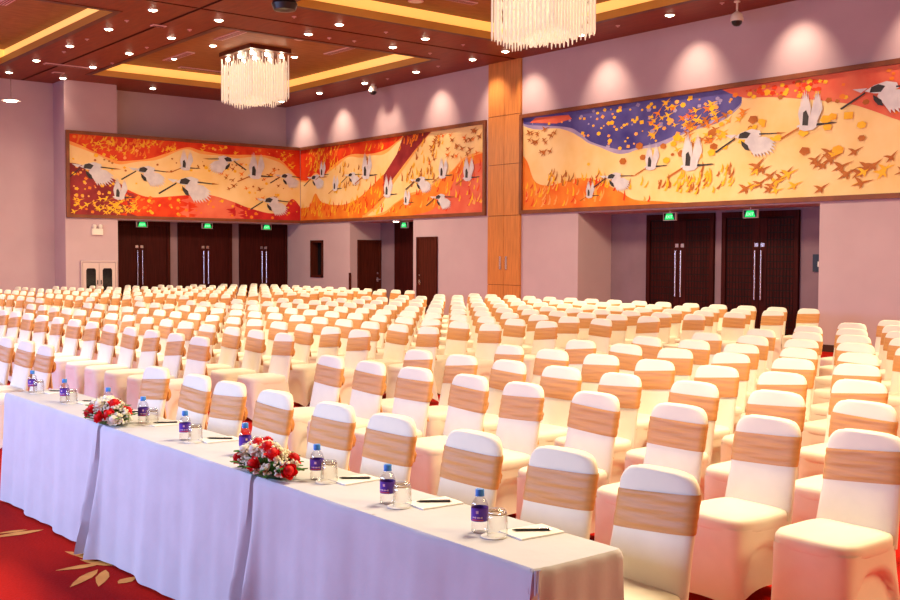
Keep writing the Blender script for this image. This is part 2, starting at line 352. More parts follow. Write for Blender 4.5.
class Mural:
    def __init__(s, axis, plane, u0, u1, v0, v1, hs):
        s.axis, s.plane, s.u0, s.u1, s.v0, s.v1, s.hs = axis, plane, u0, u1, v0, v1, hs
        s.b = MB(); s.layer = 0.0
        s.add([(u0, v0), (u1, v0), (u1, v1), (u0, v1)], CREAM)
    def P(s, u, v):
        u = min(max(u, s.u0), s.u1); v = min(max(v, s.v0), s.v1); d = s.layer
        return (s.plane + d, u, v) if s.axis == 'x' else (u, s.plane - d, v)
    def add(s, poly, k):
        s.layer += 1.6e-5; s.b.poly([s.P(*p) for p in poly], k)
    def strip(s, lo, hi, k):
        for i in range(len(lo) - 1): s.add([lo[i], lo[i + 1], hi[i + 1], hi[i]], k)
    def band(s, line, edge, k, halo=None, hw=.12):
        s.layer += .0003; ln = smooth_line(line)
        if halo is not None:
            sg = -1 if edge > ln[0][1] else 1
            s.strip([(u, v + sg * hw * (1 + .4 * math.sin(u * 5))) for u, v in ln], ln, halo); s.layer += .0003
        s.strip(ln, [(u, edge) for u, v in ln], k)
        return ln + [(ln[-1][0], edge), (ln[0][0], edge)]
    def scatter(s, region, k, n, fn):
        s.layer += .0002
        us = [p[0] for p in region]; vs = [p[1] for p in region]; c = t = 0
        while c < n and t < n * 30:
            t += 1; p = (random.uniform(min(us), max(us)), random.uniform(min(vs), max(vs)))
            if s.u0 + .1 < p[0] < s.u1 - .1 and s.v0 + .06 < p[1] < s.v1 - .06 and inside(p, region):
                fn(p, random.choice(k) if isinstance(k, (list, tuple)) else k); c += 1
    def fleck(s, p, k, r0=.018, r1=.055):
        r = random.uniform(r0, r1); a = random.uniform(0, 1); n = random.choice((4, 5, 6))
        s.add([(p[0] + s.hs * r * math.cos(a + 2 * PI * j / n), p[1] + r * math.sin(a + 2 * PI * j / n)) for j in range(n)], k)
    def dash(s, p, k):
        a = random.uniform(.9, 1.8); l = random.uniform(.11, .26); w = .028
        d = (math.cos(a) * l, math.sin(a) * l)
        s.add([(p[0] - w, p[1]), (p[0] + d[0] * .5 + w * .2, p[1] + d[1] * .45), (p[0] + d[0], p[1] + d[1]), (p[0] + d[0] * .5 + w * 1.8, p[1] + d[1] * .5), (p[0] + w, p[1] - .01)], k)
    def bird(s, p, k, z=None):
        z = z or random.uniform(.10, .16); a = random.uniform(.2, 1.0)
        def T(x, y): return (p[0] + s.hs * z * (x * math.cos(a) - y * math.sin(a)), p[1] + z * (x * math.sin(a) + y * math.cos(a)))
        s.add([T(-.7, -.06), T(-.1, -.14), T(.5, -.03), T(.9, .02), T(.4, .09), T(-.1, .1)], k)
        s.add([T(-.15, .05), T(.15, .05), T(.0, .4), T(-.25, .62), T(-.2, .35)], k)
        s.add([T(-.1, -.1), T(.15, -.08), T(.0, -.3), T(-.2, -.45), T(-.15, -.25)], k)
    def crane(s, t, u, v, h):
        fl = -1 if t == 'd' else 1
        WS = [1.0]
        def T(x, y): return (u + s.hs * WS[0] * h * x * fl, v + h * y)
        def pl(pts, k): s.add([T(*q) for q in pts], k)
        s.layer += .0003
        if t == 'U':
            WS[0] = .72 if s.axis == 'y' else .85
            for x0, tip, w, dx in ((-.10, 1.0, .34, -.02), (.12, .93, .30, .12)):
                for q in range(7):
                    f = q / 6; tx = x0 + dx + (f - .5) * w * .9; ty = tip * (1 - 1.5 * (f - .55) ** 2)
                    bx = x0 + (f - .5) * w * .55
                    pl([(bx - .035, .02), (bx + .035, .02), (tx + .045, ty * .6), (tx + .012, ty), (tx - .03, ty * .6)], WHITE)
            s.layer += .0002
            pl([(-.3, -.06), (-.1, -.14), (.16, -.12), (.3, -.02), (.28, .06), (.1, .1), (-.16, .08), (-.34, .02)], WHITE)
            pl([(.24, -.03), (.6, -.015), (.62, .02), (.26, .04)], BLACKP); pl([(.6, -.02), (.72, -.01), (.86, .005), (.72, .03), (.6, .03)], BLACKP)
            pl([(-.26, -.06), (-.8, -.3), (-.84, -.26), (-.26, -.01)], BROWN)
            s.layer += .0002
            pl([(-.17, .02), (0, .0), (.02, .24), (-.06, .42), (-.15, .36)], BLACKP)
        else:
            for q in range(9):
                f = q / 8; a = -.35 - f * .95; L = .95 - .35 * abs(f - .35)
                e = (.0 + L * math.cos(a), .15 + L * math.sin(a)); n = (-math.sin(a) * .09, math.cos(a) * .09)
                pl([(-.05, .2), (e[0] * .6 + n[0], .1 + e[1] * .6 + n[1]), e, (e[0] * .6 - n[0], .1 + e[1] * .6 - n[1]), (-.12, .0)], WHITE)
            s.layer += .0002
            pl([(-.42, .2), (-.2, .34), (.08, .42), (.32, .34), (.36, .18), (.1, .06), (-.2, .1)], WHITE)
            pl([(-.5, .16), (-.7, .3), (-.35, .28)], WHITE)
            pl([(.3, .2), (.8, .17), (.82, .205), (.3, .25)], BLACKP); pl([(.78, .16), (1.05, .18), (.8, .225)], BROWN)
            pl([(-.4, .12), (-.95, -.28), (-1.0, -.24), (-.4, .18)], BLACKP)
            s.layer += .0002
            pl([(-.3, .14), (-.04, .12), (.06, .28), (-.1, .36), (-.26, .3)], BLACKP)
            pl([(-.22, .06), (-.02, -.12), (.02, -.3), (-.1, -.26), (-.2, -.1)], BLACKP)
    def finish(s, label, fw=.09, skip=''):
        cx = (s.u0 + s.u1) / 2
        t = thing('mural', label, 'mural', (s.plane, cx, s.v0) if s.axis == 'x' else (cx, s.plane, s.v0))
        off = Vector(t.location)
        def mv(b): b.v = [tuple(Vector(p) - off) for p in b.v]; return b
        mv(s.b).build('canvas', PM, t)
        f = MB()
        def B(a0, q0, a1, q1):
            if s.axis == 'x': f.box(s.plane - .011, a0, q0, s.plane + .06, a1, q1)
            else: f.box(a0, s.plane - .06, q0, a1, s.plane + .011, q1)
        if 'a' not in skip: B(s.u0 - fw, s.v0 - fw, s.u0, s.v1 + fw)
        if 'b' not in skip: B(s.u1, s.v0 - fw, s.u1 + fw, s.v1 + fw)
        e0, e1 = s.u0 + (.05 if 'a' in skip else 0), s.u1 - (.045 if 'b' in skip else 0)
        B(e0, s.v0 - fw, e1, s.v0); B(e0, s.v1, e1, s.v1 + fw)
        mv(f).build('frame', M_FRAME, t)

LTOP = [(10.19, 4.85), (10.55, 4.74), (10.92, 4.58), (11.53, 4.38), (11.97, 4.39), (12.56, 4.49), (13.07, 4.67), (13.69, 4.88), (14.11, 4.82), (14.76, 4.75), (15.26, 4.76), (15.76, 4.79), (16.34, 4.8), (16.8, 4.7), (17.15, 4.42), (17.52, 4.1)]
LPUR = [(10.2, 4.24), (10.59, 4.19), (11.2, 3.95), (11.53, 3.83), (11.87, 3.58)]
LRED = [(11.87, 3.58), (12.26, 3.43), (12.66, 3.38), (13.37, 3.45), (13.74, 3.49)]
LPNK = [(13.74, 3.49), (14.0, 3.55), (14.64, 3.48), (15.25, 3.32)]
LCRM = [(15.25, 3.32), (15.76, 3.16), (16.45, 3.03), (16.85, 3.12), (17.22, 3.5), (17.52, 3.26)]
m = Mural('x', WX + .012, 10.24, 17.515, 2.83, 5.03, 1.2)
top = m.band(LTOP, 5.03, RED, GLOW, .07); pur = m.band(LPUR, 2.83, MAROON); red = m.band(LRED, 2.83, RED, GLOW, -.05); pnk = m.band(LPNK, 2.83, PINK); crm = m.band(LCRM, 2.83, CRIM)
for ub, vt, ka, kb in ((11.87, 3.55, MAROON, RED), (13.74, 3.45, RED, PINK), (15.25, 3.28, PINK, CRIM)):
    for q in range(26):     # feathered brush edge between the colours
        v = random.uniform(2.86, vt - .12); w = random.uniform(.06, .34); sg = random.choice((-1, 1))
        m.add([(ub - sg * .01, v - .05), (ub + sg * w, v + random.uniform(-.06, .06)), (ub - sg * .01, v + .07)], ka if sg > 0 else kb)
m.scatter([(10.24, 4.3), (13.6, 4.3), (13.6, 5.03), (10.24, 5.03)], [ORANGE, YELLOW, ORANGE], 90, lambda p, k: m.dash(p, k) if inside(p, top) else None)
m.scatter(top, [YELLOW, ORANGE, GLOW], 40, m.fleck); m.scatter(top, YELLOW, 30, m.bird)
m.scatter(pur, [YELLOW, ORANGE, GLOW], 60, m.fleck); m.scatter([(10.3, 2.9), (12.3, 2.9), (12.3, 3.25), (10.3, 3.3)], YELLOW, 40, m.bird)
m.scatter(red, [YELLOW, ORANGE], 34, m.fleck); m.scatter(pnk, [ORANGE, YELLOW], 16, m.fleck); m.scatter(crm, [ORANGE, YELLOW], 16, m.fleck)
m.scatter([(14.6, 3.4), (17.0, 3.4), (16.6, 4.6), (14.8, 4.6)], [BROWN, ORANGE], 26, m.bird)
m.scatter([(10.3, 4.2), (17.3, 3.6), (17.0, 4.5), (13.8, 4.7), (11.0, 4.5)], BROWN, 36, lambda p, k: m.fleck(p, k, .015, .035))
m.scatter([(10.3, 3.6), (17.3, 3.6), (17.3, 4.6), (10.3, 4.6)], YELLOW, 22, lambda p, k: m.fleck(p, k, .03, .06) if not inside(p, pur) else None)
for c in [('D', 10.87, 4.01, 0.67), ('U', 11.64, 3.35, 0.56), ('D', 12.44, 4.01, 0.63), ('U', 13.64, 4.28, 0.55), ('D', 13.73, 3.7, 0.79), ('d', 14.92, 4.47, 0.59), ('U', 15.93, 4.16, 0.73), ('D', 17.02, 4.09, 0.5), ('D', 16.48, 3.29, 0.62)]: m.crane(*c)
m.finish('mural of white cranes on red, purple and cream above the three dark doors', skip='b')

CTOP = [(-29.375, 4.1), (-28.96, 4.08), (-28.49, 4.29), (-28.08, 4.16), (-27.69, 4.35), (-27.1, 4.58), (-26.44, 4.71), (-25.54, 4.65), (-24.67, 4.73), (-23.93, 5.02)]
CBOT = [(-29.375, 3.22), (-29.06, 3.23), (-28.8, 3.28), (-28.49, 3.65), (-28.09, 3.36), (-27.01, 3.24), (-26.17, 3.39), (-25.53, 3.67), (-24.84, 4.03)]
DBOT = [(-25.89, 2.84), (-24.84, 2.89), (-24.29, 3.16), (-23.72, 3.34), (-22.93, 3.49), (-21.95, 3.81), (-21.3, 4.18), (-20.48, 4.32)]
m = Mural('y', WY - .012, -29.375, -20.47, 2.83, 5.03, 1.4)
top = m.band(CTOP, 5.03, RED, GLOW, .08)
m.layer += .0003
dia = [(-22.63, 5.03), (-23.32, 4.6), (-24.46, 3.78), (-24.67, 3.43), (-25.36, 3.06), (-25.94, 2.83), (-28.6, 2.83), (-26.2, 3.3), (-24.84, 4.03), (-24.2, 4.5), (-23.9, 5.03)]
m.strip([(-22.63, 5.03), (-23.32, 4.6), (-24.46, 3.78), (-25.0, 3.28), (-25.94, 2.83)], [(-23.9, 5.03), (-24.2, 4.55), (-24.84, 4.0), (-25.7, 3.5), (-27.5, 3.0)], MAROON)
bot = m.band(CBOT, 2.83, ORANGE, RED, -.12)
m.add([(-24.45, 3.80), (-25.0, 3.28), (-25.94, 2.83), (-23.9, 2.83), (-23.9, 3.9)], CREAM)
m.layer += .0003; m.strip([(-22.66, 5.03), (-23.36, 4.6), (-24.5, 3.78), (-25.0, 3.28), (-25.94, 2.83)], [(-22.63, 5.03), (-23.3, 4.58), (-24.4, 3.7), (-24.9, 3.2), (-25.8, 2.83)], GLOW)
db = m.band(DBOT, 2.83, ORANGE, GLOW, .05)
m.band([(-23.4, 2.84), (-22.6, 2.95), (-22.0, 3.3), (-21.4, 3.9), (-20.48, 4.1)], 2.83, PINK)
m.scatter([(-28.9, 4.3), (-27.2, 4.3), (-27.2, 5), (-28.9, 5)], [YELLOW, YELLOW, ORANGE], 60, lambda p, k: m.dash(p, k))
m.scatter(top, [YELLOW, ORANGE], 40, m.dash)
m.scatter(bot, [YELLOW, YELLOW, RED], 110, m.dash); m.scatter(db, [YELLOW, GLOW, RED], 80, m.dash)
m.scatter([(-27.5, 3.5), (-25.3, 3.7), (-25.6, 4.5), (-27.2, 4.4)], [YELLOW, BROWN], 44, m.dash)
m.scatter([(-24.2, 3.6), (-22.6, 3.6), (-22.0, 4.9), (-22.9, 4.9)], [YELLOW, YELLOW, BROWN], 50, m.dash)
m.scatter([(-22.9, 4.2), (-20.6, 4.3), (-20.6, 4.95), (-22.5, 4.95)], [BROWN, BROWN, ORANGE], 30, m.bird)
m.scatter([(-24.2, 4.6), (-23.6, 4.6), (-22.9, 4.95), (-23.7, 4.95)], ORANGE, 16, m.dash)
for c in [('D', -28.48, 4.03, 0.49), ('U', -28.07, 4.19, 0.46), ('U', -27.34, 3.73, 0.45), ('D', -26.44, 4.01, 0.41), ('U', -25.69, 4.03, 0.69), ('U', -24.62, 3.44, 0.58), ('D', -23.11, 3.67, 0.48), ('U', -23.72, 3.18, 0.41), ('U', -22.13, 3.83, 0.52), ('U', -21.09, 3.72, 0.58), ('D', -22.23, 3.18, 0.44)]: m.crane(*c)
m.finish('mural of white cranes on red and orange between the corner and wood pillar', skip='a')

EBLUE = [(-19.03, 4.95), (-18.87, 4.86), (-17.58, 4.69), (-17.15, 4.52), (-16.8, 4.29), (-16.12, 4.09), (-15.72, 4.03), (-15.51, 4.05), (-14.87, 4.12), (-14.19, 4.28), (-13.67, 4.42), (-13.1, 4.53), (-12.78, 4.77), (-13.1, 5.02)]
FRED = [(-13.25, 5.03), (-13.0, 4.91), (-12.67, 4.8), (-12.49, 4.79), (-11.93, 4.73), (-11.14, 4.59), (-10.49, 4.45), (-10.01, 4.27), (-9.55, 4.07), (-8.9, 3.85), (-8.2, 3.8)]
EBOT = [(-19.03, 4.14), (-18.86, 3.95), (-18.62, 3.51), (-18.16, 3.38), (-17.57, 3.45), (-17.14, 3.5), (-16.65, 3.43), (-15.97, 3.17), (-15.5, 2.95), (-14.85, 2.89), (-14.17, 2.835)]
m = Mural('y', WY - .012, -19.03, -8.2, 2.83, 5.03, 1.4)
blue = m.band(EBLUE, 5.03, BLUE, LILAC, .07); red = m.band(FRED, 5.03, PINK, RED, .10); bot = m.band(EBOT, 2.83, ORANGE, GLOW, -.08)
m.layer += .0004; m.strip([(-18.8, 4.9), (-17.9, 4.8), (-17.4, 4.86)], [(-18.6, 5.0), (-17.9, 4.98), (-17.5, 4.96)], PINK)
m.scatter(blue, [YELLOW, YELLOW, GLOW, LILAC], 110, m.fleck); m.scatter([(-15.2, 4.2), (-13.2, 4.55), (-13.6, 4.95), (-15, 4.95)], [YELLOW, YELLOW, ORANGE], 30, m.bird)
m.scatter(red, [ORANGE, YELLOW, BROWN], 60, m.fleck); m.scatter([(-12.8, 4.85), (-11.2, 4.7), (-10.8, 4.98), (-12.6, 4.98)], [RED, YELLOW], 50, m.fleck)
m.scatter(bot, [YELLOW, RED, GLOW], 70, m.dash)
m.scatter([(-18.9, 4.2), (-18.1, 4.1), (-17.9, 4.7), (-18.9, 4.75)], BROWN, 16, m.bird)
m.scatter([(-18.6, 3.4), (-13.3, 2.95), (-13.3, 3.15), (-15.2, 3.3), (-18.0, 3.7)], [BROWN, BROWN, YELLOW], 46, m.dash)
m.scatter([(-15.1, 2.95), (-13.0, 3.0), (-13.0, 3.5), (-14.6, 3.35)], [YELLOW, BROWN, YELLOW], 50, m.dash)
m.scatter([(-14.4, 3.9), (-12.9, 4.1), (-12.4, 4.6), (-14.0, 4.5)], [ORANGE, YELLOW, BROWN], 34, m.bird)
m.scatter([(-12.7, 2.95), (-8.4, 2.95), (-8.4, 3.55), (-12.7, 3.75)], [BROWN, BROWN, BROWN, YELLOW], 52, lambda p, k: m.bird(p, k, random.uniform(.16, .23)))
m.scatter([(-18, 3.8), (-9, 3.6), (-9.5, 4.2), (-13, 4.4), (-16, 4.0)], [YELLOW, YELLOW, BROWN], 46, lambda p, k: m.fleck(p, k, .03, .09))
for c in [('U', -16.81, 3.08, 0.36), ('D', -16.08, 3.38, 0.44), ('U', -15.03, 3.62, 0.52), ('U', -14.0, 3.57, 0.71), ('D', -12.59, 3.95, 0.57), ('U', -11.3, 4.14, 0.69), ('D', -9.85, 4.52, 0.58)]: m.crane(*c)
m.finish('mural of white cranes on blue, cream and orange above the gridded doors')

# ------------------------------------------------------------------ ceiling
CX = [-24.35, -14.15, -3.95]; CYS = [13.2, 5.3]
HX, HY = 3.72, 2.78
COF = [(cx, cy) for cy in CYS for cx in CX]
xs = {RX - .2, XE + .2}; ys = {YS - .2, WY + .15}
gx = [-19.30, -9.05, 1.2]; gy = [9.28, 1.4]
for g in gx: xs |= {g - .04, g + .04}
for g in gy: ys |= {g - .04, g + .04}
for cx in CX: xs |= {cx - HX, cx + HX}
for cy in CYS: ys |= {cy - HY, cy + HY}
xs = sorted(xs); ys = sorted(ys)
def zcell(i, j):
    if not (0 <= i < len(xs) - 1 and 0 <= j < len(ys) - 1): return ZC
    x = (xs[i] + xs[i + 1]) / 2; y = (ys[j] + ys[j + 1]) / 2
    for cx, cy in COF:
        if abs(x - cx) < HX and abs(y - cy) < HY: return None
    if any(abs(x - g) < .04 for g in gx) or any(abs(y - g) < .04 for g in gy): return ZC + .03
    return ZC
mb = MB()
for i in range(len(xs) - 1):
    for j in range(len(ys) - 1):
        z = zcell(i, j)
        if z is None: continue
        g = 1 if z > ZC else 0
        mb.poly([(xs[i], ys[j], z), (xs[i], ys[j + 1], z), (xs[i + 1], ys[j + 1], z), (xs[i + 1], ys[j], z)], g)
        for (a, b, p, q) in ((i + 1, j, (xs[i + 1], ys[j]), (xs[i + 1], ys[j + 1])), (i, j + 1, (xs[i], ys[j + 1]), (xs[i + 1], ys[j + 1]))):
            z2 = zcell(a, b)
            if z2 is not None and z2 != z: mb.poly([(*p, z), (*q, z), (*q, z2), (*p, z2)], 1)
mb.box(RX - .2, YS - .2, 7.0, XE + .2, 19.2, 7.1)
struct('ceiling', mb, [M_CEIL, M_GROOVE])
SH, LIP, ZI = .16, .15, ZC + .40
for n, (cx, cy) in enumerate(COF):
    x0, x1, y0, y1 = cx - HX, cx + HX, cy - HY, cy + HY
    def ring(b, d0, za, d1, zb, mi=0):
        A = [(x0 - d0, y0 - d0), (x1 + d0, y0 - d0), (x1 + d0, y1 + d0), (x0 - d0, y1 + d0)]
        Bq = [(x0 - d1, y0 - d1), (x1 + d1, y0 - d1), (x1 + d1, y1 + d1), (x0 - d1, y1 + d1)]
        for k in range(4):
            l = (k + 1) % 4; b.poly([(*A[k], za), (*A[l], za), (*Bq[l], zb), (*Bq[k], zb)], mi)
    b = MB(); ring(b, 0, ZC - .012, 0, ZC + LIP); ring(b, 0, ZC + LIP, SH, ZC + LIP, 1); ring(b, .0, ZC - .012, .14, ZC - .012, 1); ring(b, .14, ZC - .012, .14, ZC, 1)
    struct('trim_%d' % (n + 1), b, [M_GOLDTRIM, M_DARKTRIM])
    b = MB(); b.poly([(x0 - SH, y0 - SH, ZI), (x0 - SH, y1 + SH, ZI), (x1 + SH, y1 + SH, ZI), (x1 + SH, y0 - SH, ZI)]); struct('ceiling_%d' % (n + 1), b, M_CEIL_IN)
    b = MB(); ring(b, SH - .012, ZC + LIP + .005, SH - .012, ZI - .005); ring(b, SH - .012, ZI - .005, SH, ZI - .005); ring(b, SH - .012, ZC + LIP + .005, SH, ZC + LIP + .005)
    if n not in (0, 1, 3): continue
    o = b.build('cove_light', M_COVE)
    lab = {0: 'golden cove light strip round the coffer of the whole chandelier in view', 1: 'golden cove light strip round the coffer of the cropped top chandelier',
           3: 'golden cove light strip in the coffer at top left corner'}[n]
    tag(o, lab, 'light', 'warm cove lights in the ceiling coffers')

# ------------------------------------------------------------------ ceiling fittings
def spot(x, y, z, power, cone, blend, col, aim=None):
    l = bpy.data.lights.new('downlight_lamp', 'SPOT'); l.energy = power; l.spot_size = math.radians(cone); l.spot_blend = blend; l.color = col; l.shadow_soft_size = .06
    o = bpy.data.objects.new('downlight_lamp', l); COL.objects.link(o); o.location = (x, y, z)
    if aim: o.rotation_euler = Vector(aim).to_track_quat('-Z', 'Y').to_euler()
    return o
dl0 = None
def dl_proto():
    t = thing('ceiling_downlight', 'x', 'light')
    b = MB(); b.lathe([(.10, .0), (.10, -.014), (.082, -.014), (.075, 0)], 20, cap0=False, cap1=False); b.build('trim_ring', M_WHITEPL, t, True)
    b = MB(); b.lathe([(.082, -.014), (.06, -.028), (.03, -.036), (.001, -.038)], 16, cap0=False, cap1=False); b.build('lamp', M_BULB, t, True)
    return t
def downlight(x, y, z, label, group, power=0.0, cone=60, blend=.7, aim=None):
    global dl0
    if dl0 is None: dl0 = t = dl_proto()
    else: t = copy_tree(dl0)
    t.location = (x, y, z); t['label'] = label; t['group'] = group
    if power: spot(x, y, z - .07, power, cone, blend, (1, .78, .50), aim)
G = 'round ceiling downlights'
xr = [-29.15, -26.95, -24.6, -22.25, -19.98]
near = ['farthest', 'second farthest', 'middle', 'fourth', 'nearest']
for k, x in enumerate(xr):
    downlight(x, 8.62, ZC, 'lit ceiling downlight, %s in the row beside the top left coffer' % near[k], G, 170 if k else 40, 80)
    downlight(x, 10.02, ZC, 'lit ceiling downlight, %s in the row before the whole chandelier coffer' % near[k], G, 170 if k else 40, 80)
    downlight(x, 16.72, ZC, 'lit ceiling downlight, %s in the row along the wall over the corner mural' % near[k], G, 150, 74, 1.0, (0, .72, -1))
for y in (12.12, 14.35):
    for x, s in ((-19.98, 'far'), (-18.76, 'near')):
        downlight(x, y, ZC, 'lit ceiling downlight on the %s side of the groove between chandeliers, %s the wall' % (s, 'away from' if y < 13 else 'closer to'), G, 170, 80)
downlight(-29.25, 12.6, ZC, 'lit ceiling downlight between the chandelier coffer and the side wall', G, 60, 60, .8)
for x, s in ((-18.72, 'right above the wood pillar'), (-16.3, 'behind the cropped chandelier'), (-13.87, 'above the blue part of the mural')):
    downlight(x, 16.66, ZC, 'lit ceiling downlight by the wall, %s' % s, G, 165, 74, 1.0, (0, .72, -1))
for x in (-11.5, -9.1): spot(x, 16.66, ZC - .07, 165, 74, 1.0, (1, .78, .5), (0, .72, -1))
for x, s in ((-26.6, 'far'), (-24.35, 'middle'), (-22.1, 'near')):
    for y, s2 in ((12.05, 'nearer the hall'), (14.35, 'nearer the wall')):
        downlight(x, y, ZI, 'lit downlight inside the chandelier coffer, %s one %s' % (s, s2), G)
downlight(-24.57, 17.77, ZB, 'tiny lit downlight in the soffit of the narrow recess', G)
mb = MB(); mb.box(-26.60, WY - .03, 0, -26.56, WY + .03, 1.22); struct('trim_20', mb, M_DOOR2, label='dark red corner guard beside the narrow recess')
def vent(x0, x1, y0, y1, z, label):
    t = thing('air_vent', label, 'vent', ((x0 + x1) / 2, (y0 + y1) / 2, z), group='linear ceiling air vents')
    hx, hy = (x1 - x0) / 2, (y1 - y0) / 2
    b = MB(); b.box(-hx, -hy, -.02, hx, hy, 0); b.build('frame', M_VENT, t)
    b = MB()
    if hx > hy:
        for q in (-.5, 0, .5): b.box(-hx + .03, q * hy - .012, -.024, hx - .03, q * hy + .012, -.02)
    else:
        for q in (-.5, 0, .5): b.box(q * hx - .012, -hy + .03, -.024, q * hx + .012, hy - .03, -.02)
    b.build('slot', M_VENTD, t)
vent(-27.32, -27.12, 8.9, 10.15, ZC, 'long pale air vent crossing the groove by two downlights')
vent(-28.5, -28.3, 9.5, 9.78, ZC, 'short pale air vent on the groove, the far one')
vent(-21.36, -21.2, 9.15, 9.45, ZC, 'short pale air vent on the groove, the near one')
vent(-27.0, -25.5, 11.9, 12.12, ZI, 'pale air vent in the chandelier coffer at its far end')
vent(-23.6, -21.9, 11.7, 11.92, ZI, 'pale air vent in the chandelier coffer, near the hall side')
vent(-23.5, -21.9, 14.7, 14.9, ZI, 'pale air vent in the chandelier coffer, near the wall side')
vent(-27.8, -27.6, 12.7, 14.0, ZI, 'pale air vent in the chandelier coffer, along its far edge')
vent(-17.0, -16.8, 12.8, 14.2, ZI, 'pale air vent in the cropped chandelier coffer')
vent(-23.2, -22.0, 6.6, 6.82, ZI, 'pale air vent in the top left coffer')
for x, y, s in ((-17.5, 13.14, 'in the cropped chandelier coffer'), (-22.28, 13.3, 'beside the whole chandelier')):
    t = thing('ceiling_speaker', 'round pale ceiling speaker ' + s, 'speaker', (x, y, ZI))
    b = MB(); b.lathe([(.16, 0), (.16, -.015), (.13, -.02)], 20, cap1=False); b.build('rim', M_VENT, t, True)
    b = MB(); b.lathe([(.13, -.019), (.01, -.017)], 20); b.build('grille', M_WHITEPL, t)
SPX = [(-23.6, 8.65), (-25.4, 8.76), (-21.23, 8.6), (-21.23, 9.97), (-23.65, 10.05), (-26.12, 10.2), (-18.74, 11.04), (-20.06, 12.7), (-19.98, 13.3), (-18.77, 13.3), (-18.76, 15.42), (-20.03, 15.46), (-21.25, 16.66), (-23.62, 16.79), (-15.19, 16.61), (-12.6, 16.63)]
b = MB(); b.lathe([(.045, 0), (.045, -.010), (.02, -.014)], 14); b.lathe([(.010, -.010), (.010, -.03)], 8); b.lathe([(.018, -.03), (.018, -.034)], 10)
spm = b.mesh('sprinkler_head', M_VENT, True)
SPL = ['beside the edge of the top left coffer', 'far end beside the top left coffer', 'near end beside the top left coffer', 'near end of the chandelier coffer edge', 'middle of the chandelier coffer edge', 'far end of the chandelier coffer edge',
       'by the corner of the cropped chandelier coffer', 'next to the whole chandelier coffer, away from wall', 'second beside the whole chandelier coffer', 'next to the cove of the cropped chandelier coffer', 'left of the cropped chandelier near its cove', 'near the corner tip of the chandelier coffer', 'close to the wall by the pillar', 'by the wall near a dome camera', 'right of the cropped chandelier near the wall', 'near the hanging dome camera']
for (x, y), s in zip(SPX, SPL):
    tag(link('ceiling_sprinkler', spm, None, (x, y, ZC)), 'tiny pale ceiling sprinkler ' + s, 'sprinkler', 'ceiling sprinklers')
def dome(x, y, label, drop, col):
    t = thing('ceiling_dome_camera', label, 'camera', (x, y, ZC))
    b = MB(); b.lathe([(.06, 0), (.06, -.02), (.02, -.03), (.02, -drop)], 12); b.build('bracket', col, t, True)
    b = MB(); b.lathe([(.03, -drop + .03), (.10, -drop - .02), (.12, -drop - .10), (.12, -drop - .15)], 16); b.build('housing', col, t, True)
    b = MB(); b.lathe([(.10, -drop - .15), (.09, -drop - .20), (.05, -drop - .235), (.005, -drop - .245)], 16); b.build('lens_dome', M_BLACK, t, True)
dome(-24.6, 17.0, 'white dome camera hanging from ceiling above the corner mural', .06, M_WHITEPL)
dome(-12.35, 16.75, 'white dome camera hanging on a rod above the blue mural', .22, M_WHITEPL)
t = thing('ceiling_projector', 'black ceiling unit at the top edge beside the cropped coffer', 'projector', (-17.35, 10.02, ZC))
b = MB(); b.lathe([(.05, 0), (.05, -.06)], 10); b.build('mount', M_BLACK, t)
b = MB(); b.lathe([(.06, -.05), (.2, -.08), (.24, -.16), (.2, -.27), (.06, -.30)], 18); b.build('housing', M_BLACK, t, True)
t = thing('pendant_lamp', 'small hanging disc lamp by the left wall', 'lamp', (-28.6, 8.5, ZC))
b = MB(); b.tube((0, 0, 0), (0, 0, 5.66 - ZC + .05), .012); b.build('rod', M_STEEL, t)
b = MB(); b.lathe([(.03, .07), (.16, .03), (.24, 0)], 20, (0, 0, 5.66 - ZC), cap1=False); b.build('lamp_shade', M_WHITEPL, t, True)
b = MB(); b.lathe([(.14, .005), (.13, -.02), (.01, -.03)], 16, (0, 0, 5.66 - ZC)); b.build('bulb', M_BULB, t, True)

